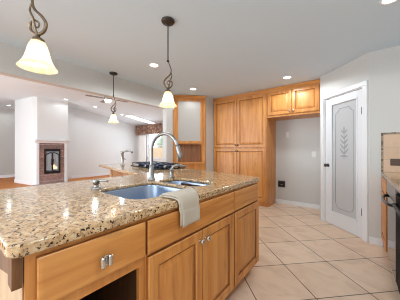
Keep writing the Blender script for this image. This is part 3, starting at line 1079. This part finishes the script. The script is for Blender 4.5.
MB().tube([(0.10, -0.010, 0.76), (0.10, -0.035, 0.76), (0.70, -0.035, 0.76), (0.70, -0.010, 0.76)], 0.012, 10).build('handle', M_BLACKM, t)
o = slab('countertop', [round_poly([(0.238, 0.9), (0.878, 0.9), (0.878, RY-0.012), (0.238, RY-0.012)], [0.03, 0, 0, 0])], TOP, 0.914, 0.008, M_GRANITE)
tag(o, 'granite worktop above the black appliances on the right', 'countertop')
t = thing('trim_1', 'beige tile backsplash with mosaic border on the right', 'backsplash', (0.24, RY-0.001, 0.914))
t['kind'] = 'structure'
MB().box(0.022, 0.638, -0.009, 0, 0.0, 0.455).build('tiles', M_SPLASH, t)
MB().box(0.0, 0.022, -0.011, 0, 0.0, 0.477).box(0.022, 0.638, -0.011, 0, 0.455, 0.477).build('mosaic_border', M_MOSAIC, t)


def outlet(label, loc, rz, w_, h_, mat, dark, group=None, slots=True, cat='outlet'):
    t = thing('outlet_plate', label, cat, loc, rz, group)
    MB().box(-w_/2, w_/2, -0.006, 0, -h_/2, h_/2, 0.002).build('plate', mat, t)
    if slots:
        mb = MB()
        if h_ > w_:
            for z in (-0.02, 0.02):
                mb.box(-0.014, 0.014, -0.009, -0.005, z-0.012, z+0.012, 0.002)
        else:
            for x in (-0.02, 0.02):
                mb.box(x-0.012, x+0.012, -0.009, -0.005, -0.014, 0.014, 0.002)
        mb.build('socket', dark, t)
    return t


outlet('brown horizontal outlet plate on the tiled backsplash', (0.385, RY-0.011, 1.035), 0, 0.125, 0.082, M_BROWNPLATE, M_BROWNPLATE)
outlet('upper white outlet plate high in the refrigerator niche', (-1.175, 4.599, 1.51), 0, 0.075, 0.12, M_PLATE, M_WHITE)
outlet('white switch plate near the pantry side of the niche', (-0.675, 4.599, 1.09), 0, 0.075, 0.12, M_PLATE, M_WHITE)
t = thing('water_valve_box', 'small dark water valve box low in the refrigerator niche', 'valve box', (-1.30, 4.599, 0.43), 0)
MB().box(-0.075, 0.075, -0.012, 0, -0.07, -0.055).box(-0.075, 0.075, -0.012, 0, 0.055, 0.07).box(-0.075, -0.06, -0.012, 0, -0.055, 0.055).box(0.06, 0.075, -0.012, 0, -0.055, 0.055).build('frame', M_DARK, t)
MB().box(-0.06, 0.06, -0.003, 0, -0.055, 0.055).build('recess', M_BLACKM, t)
MB().lathe([(0.012, -0.003), (0.012, -0.03), (0.0, -0.03)], (0.01, 0, -0.01), 10, 'y').box(-0.012, 0.032, -0.036, -0.03, -0.016, -0.004).build('valve', M_NICKEL, t)
outlet('tiny white outlet plate on the living room wall beside the window', (-9.259, 5.75, 1.15), PI/2, 0.075, 0.12, M_PLATE, M_WHITE)

# ------------------------------------------------------------------ pendants
M_SHADE = bpy.data.materials.new('amber_glass')
M_SHADE.use_nodes = True
nt = M_SHADE.node_tree
nt.nodes.clear()
outn = N(M_SHADE, 'ShaderNodeOutputMaterial')
tr = N(M_SHADE, 'ShaderNodeBsdfTranslucent')
df = N(M_SHADE, 'ShaderNodeBsdfDiffuse')
gs = N(M_SHADE, 'ShaderNodeBsdfGlossy')
gs.inputs['Roughness'].default_value = 0.2
m1 = N(M_SHADE, 'ShaderNodeMixShader')
m2 = N(M_SHADE, 'ShaderNodeMixShader')
m1.inputs[0].default_value = 0.4
m2.inputs[0].default_value = 0.05
nz, tc, mp = noise_on(M_SHADE, (1, 1, 1), 28, 4, 0.6, dist=1.0)
r = ramp(M_SHADE, [(0.3, srgb(228, 196, 150)), (0.6, srgb(242, 220, 186)), (0.75, srgb(250, 236, 212))])
L(M_SHADE, nz.outputs['Fac'], r.inputs['Fac'])
L(M_SHADE, r.outputs['Color'], tr.inputs['Color'])
L(M_SHADE, r.outputs['Color'], df.inputs['Color'])
L(M_SHADE, tr.outputs[0], m1.inputs[1])
L(M_SHADE, df.outputs[0], m1.inputs[2])
L(M_SHADE, m1.outputs[0], m2.inputs[1])
L(M_SHADE, gs.outputs[0], m2.inputs[2])
L(M_SHADE, m2.outputs[0], outn.inputs['Surface'])
M_BULB = pm('bulb', (1, 0.9, 0.75, 1), 0.4, **{'Emission Color': (1, 0.9, 0.72, 1), 'Emission Strength': 8.0})


def pendant(label, x, y, rz, power, zb=1.60, k=1.0):
    t = thing('pendant_lamp', label, 'pendant lamp', (x, y, H), rz, 'scroll pendant lamps over the worktop')
    z = lambda a: a - H
    MB().lathe([(0.062, -0.002), (0.064, -0.010), (0.056, -0.024), (0.02, -0.030), (0.008, -0.036), (0.0, -0.036)], n=28).build('canopy', M_BRONZE, t)
    zr = zb+0.43
    MB().tube([(0, 0, -0.03), (0, 0, z(zr))], 0.0055, 10).lathe([(0.0, 0.012), (0.011, 0.007), (0.014, 0), (0.011, -0.007), (0.0, -0.012)], (0, 0, z(zr)), 14).build('rod', M_BRONZE, t)
    # double scroll
    P = [(0.0, 0, zb+0.43), (0.012, 0, zb+0.40), (0.03, 0, zb+0.345), (0.018, 0, zb+0.30), (-0.02, 0, zb+0.262), (-0.040, 0, zb+0.225), (-0.028, 0, zb+0.188),
         (0.005, 0, zb+0.172), (0.035, 0, zb+0.192), (0.040, 0, zb+0.225), (0.018, 0, zb+0.245), (-0.004, 0, zb+0.23), (0.0, 0, zb+0.21), (0.012, 0, zb+0.21)]
    sp = spline([(a, b, z(c)) for a, b, c in P], 6)
    n = len(sp)
    MB().tube(sp, [0.004+0.004*math.sin(PI*min(1, 1.15*i/n)) for i in range(n)], 9).build('scroll', M_SCROLL, t)
    P = [(0.028, 0.006, zb+0.33), (0.036, 0.008, zb+0.29), (0.02, 0.008, zb+0.25), (0.012, 0.006, zb+0.20), (0.0, 0.0, zb+0.165), (0.0, 0, zb+0.15)]
    sp = spline([(a, b, z(c)) for a, b, c in P], 6)
    n = len(sp)
    MB().tube(sp, [0.003+0.004*math.sin(PI*i/n) for i in range(n)], 9).build('leaf_scroll', M_SCROLL, t)
    MB().lathe([(0.0, zb+0.175), (0.008, zb+0.172), (0.009, zb+0.16), (0.026, zb+0.148), (0.030, zb+0.135), (0.026, zb+0.128), (0.0, zb+0.128)], (0, 0, -H), 22).build('shade_cap', M_SCROLL, t)
    prof = [(0.022, 0.142), (0.030, 0.132), (0.038, 0.115), (0.045, 0.09), (0.051, 0.065), (0.058, 0.042), (0.067, 0.024), (0.077, 0.010), (0.083, 0.0)]
    inner = [(r_-0.0015, h_-0.001) for r_, h_ in reversed(prof)]
    MB().lathe([(r_*k, h_+zb) for r_, h_ in prof], (0, 0, -H), 40, close=False).build('shade', M_SHADE, t)
    MB().lathe([(0.0, zb+0.035), (0.014, zb+0.04), (0.022, zb+0.06), (0.018, zb+0.085), (0.011, zb+0.105), (0.011, zb+0.13)], (0, 0, -H), 18).build('bulb', M_BULB, t)
    l = bpy.data.lights.new('pendant_light', 'POINT')
    l.energy = power
    l.color = (1, 0.91, 0.78)
    l.shadow_soft_size = 0.022
    lo = link('pendant_light', l)
    lo.location = (0, 0, zb+0.03-H)
    lo.parent = t
    return t


pendant('largest pendant lamp, amber bell shade, hanging nearest at upper left', -1.275, 0.295, math.radians(218), 0.7, 1.595)
pendant('pendant lamp with long rod hanging over the sink faucet', -1.42, 1.32, math.radians(38), 0.9, 1.60)
pendant('smallest pendant lamp hanging before the header and ceiling fan', -3.08, 1.68, math.radians(38), 0.9, 1.62)

# ------------------------------------------------------------------ downlights
M_LENS = pm('downlight_lens', (1, 1, 1, 1), 0.4, **{'Emission Color': (1, 0.96, 0.9, 1), 'Emission Strength': 6.0})


def downlight(label, x, y, z, power, rx=0.0, r_=0.075):
    t = thing('downlight', label, 'downlight', (x, y, z), 0, 'recessed round downlights')
    t.rotation_euler = (rx, 0, 0)
    MB().lathe([(r_, -0.001), (r_, -0.006), (r_-0.008, -0.008), (r_*0.72, -0.003), (r_*0.72, -0.001)], n=28, close=False).build('trim_ring', M_WHITE, t)
    MB().lathe([(r_*0.72, -0.0025), (0.0, -0.003)], n=28).build('lens', M_LENS, t)
    l = bpy.data.lights.new('downlight_lamp', 'SPOT')
    l.energy = power
    l.color = (0.90, 0.975, 1.0)
    l.spot_size = math.radians(166)
    l.spot_blend = 0.3
    l.shadow_soft_size = 0.07
    lo = link('downlight_lamp', l)
    lo.location = (0, 0, -0.02)
    lo.parent = t


KP = 29
downlight('kitchen downlight beside the middle pendant rod', -2.33, 1.89, H, KP)
downlight('kitchen downlight above the corner hutch', -2.61, 3.12, H, KP*0.5)
downlight('kitchen downlight in front of the cabinet over the niche', -0.93, 3.61, H, KP)
downlight('kitchen downlight at the upper right corner of the picture', 0.225, 2.25, H, KP*0.42)
LP_ = 16
downlight('living room downlight by the grey wall at far left', -11.0, 1.6, LH, LP_)
downlight('living room downlight above the fireplace', -8.1, 2.66, LH, LP_*0.35)
sa = math.atan(sl)
downlight('living room downlight left of the ceiling fan light', -8.07, 3.65, zc(3.65), LP_, sa)
downlight('living room downlight behind the smallest pendant shade', -8.0, 4.75, zc(4.75), LP_, sa)
# unseen fill lamps added behind the camera to even out the kitchen light
for i, (x, y) in enumerate(((-2.2, -0.6), (-0.6, -0.9), (0.2, 0.4))):
    l = bpy.data.lights.new('rear_fill_lamp', 'SPOT')
    l.energy = (24, 26, 36)[i]
    l.color = (0.90, 0.975, 1.0)
    l.spot_size = math.radians(166)
    l.spot_blend = 0.3
    l.shadow_soft_size = 0.07
    lo = link('rear_fill_lamp', l)
    lo.location = (x, y, H-0.02)

# ------------------------------------------------------------------ ceiling fan
t = thing('ceiling_fan', 'white ceiling fan with glowing dome light in the living room', 'ceiling fan', (-5.87, 3.03, 2.68))
MB().lathe([(0.0, 0.12), (0.10, 0.11), (0.11, 0.03), (0.09, 0.0), (0.0, 0.0)], n=24).build('motor', M_NICKEL, t)
MB().tube([(0, 0, 0.11), (0, 0, 0.28)], 0.012, 10).lathe([(0.06, 0.285), (0.06, 0.27), (0.03, 0.24), (0.0, 0.24)]).build('downrod', M_NICKEL, t)
M_DOME = pm('fan_dome', (1, 1, 1, 1), 0.4, **{'Emission Color': (1, 0.95, 0.86, 1), 'Emission Strength': 3.0})
MB().lathe([(0.0, -0.085), (0.05, -0.078), (0.085, -0.05), (0.10, 0.0), (0.0, 0.001)], n=24).build('light_dome', M_DOME, t)
M_BLADE = pm('fan_blade', srgb(150, 146, 140), 0.5)
v0 = Vector((0.43*0.788-0.4*0.6157*1, 0.43*0.6157+0.4*0.788, 0))
a0 = math.atan2(v0.y, v0.x)
for k in range(4):
    a = a0 + k*PI/2
    mb = MB().prism([(0.10, -0.03), (0.2, -0.055), (0.58, -0.065), (0.6, -0.05), (0.6, 0.05), (0.58, 0.065), (0.2, 0.055), (0.10, 0.03)], 0.03, 0.038)
    mb.bm.transform(Matrix.Rotation(a, 4, 'Z') @ Matrix.Translation((0, 0, 0.034)) @ Matrix.Rotation(math.radians(4), 4, 'X') @ Matrix.Translation((0, 0, -0.034)))
    mb.build('blade', M_BLADE, t)
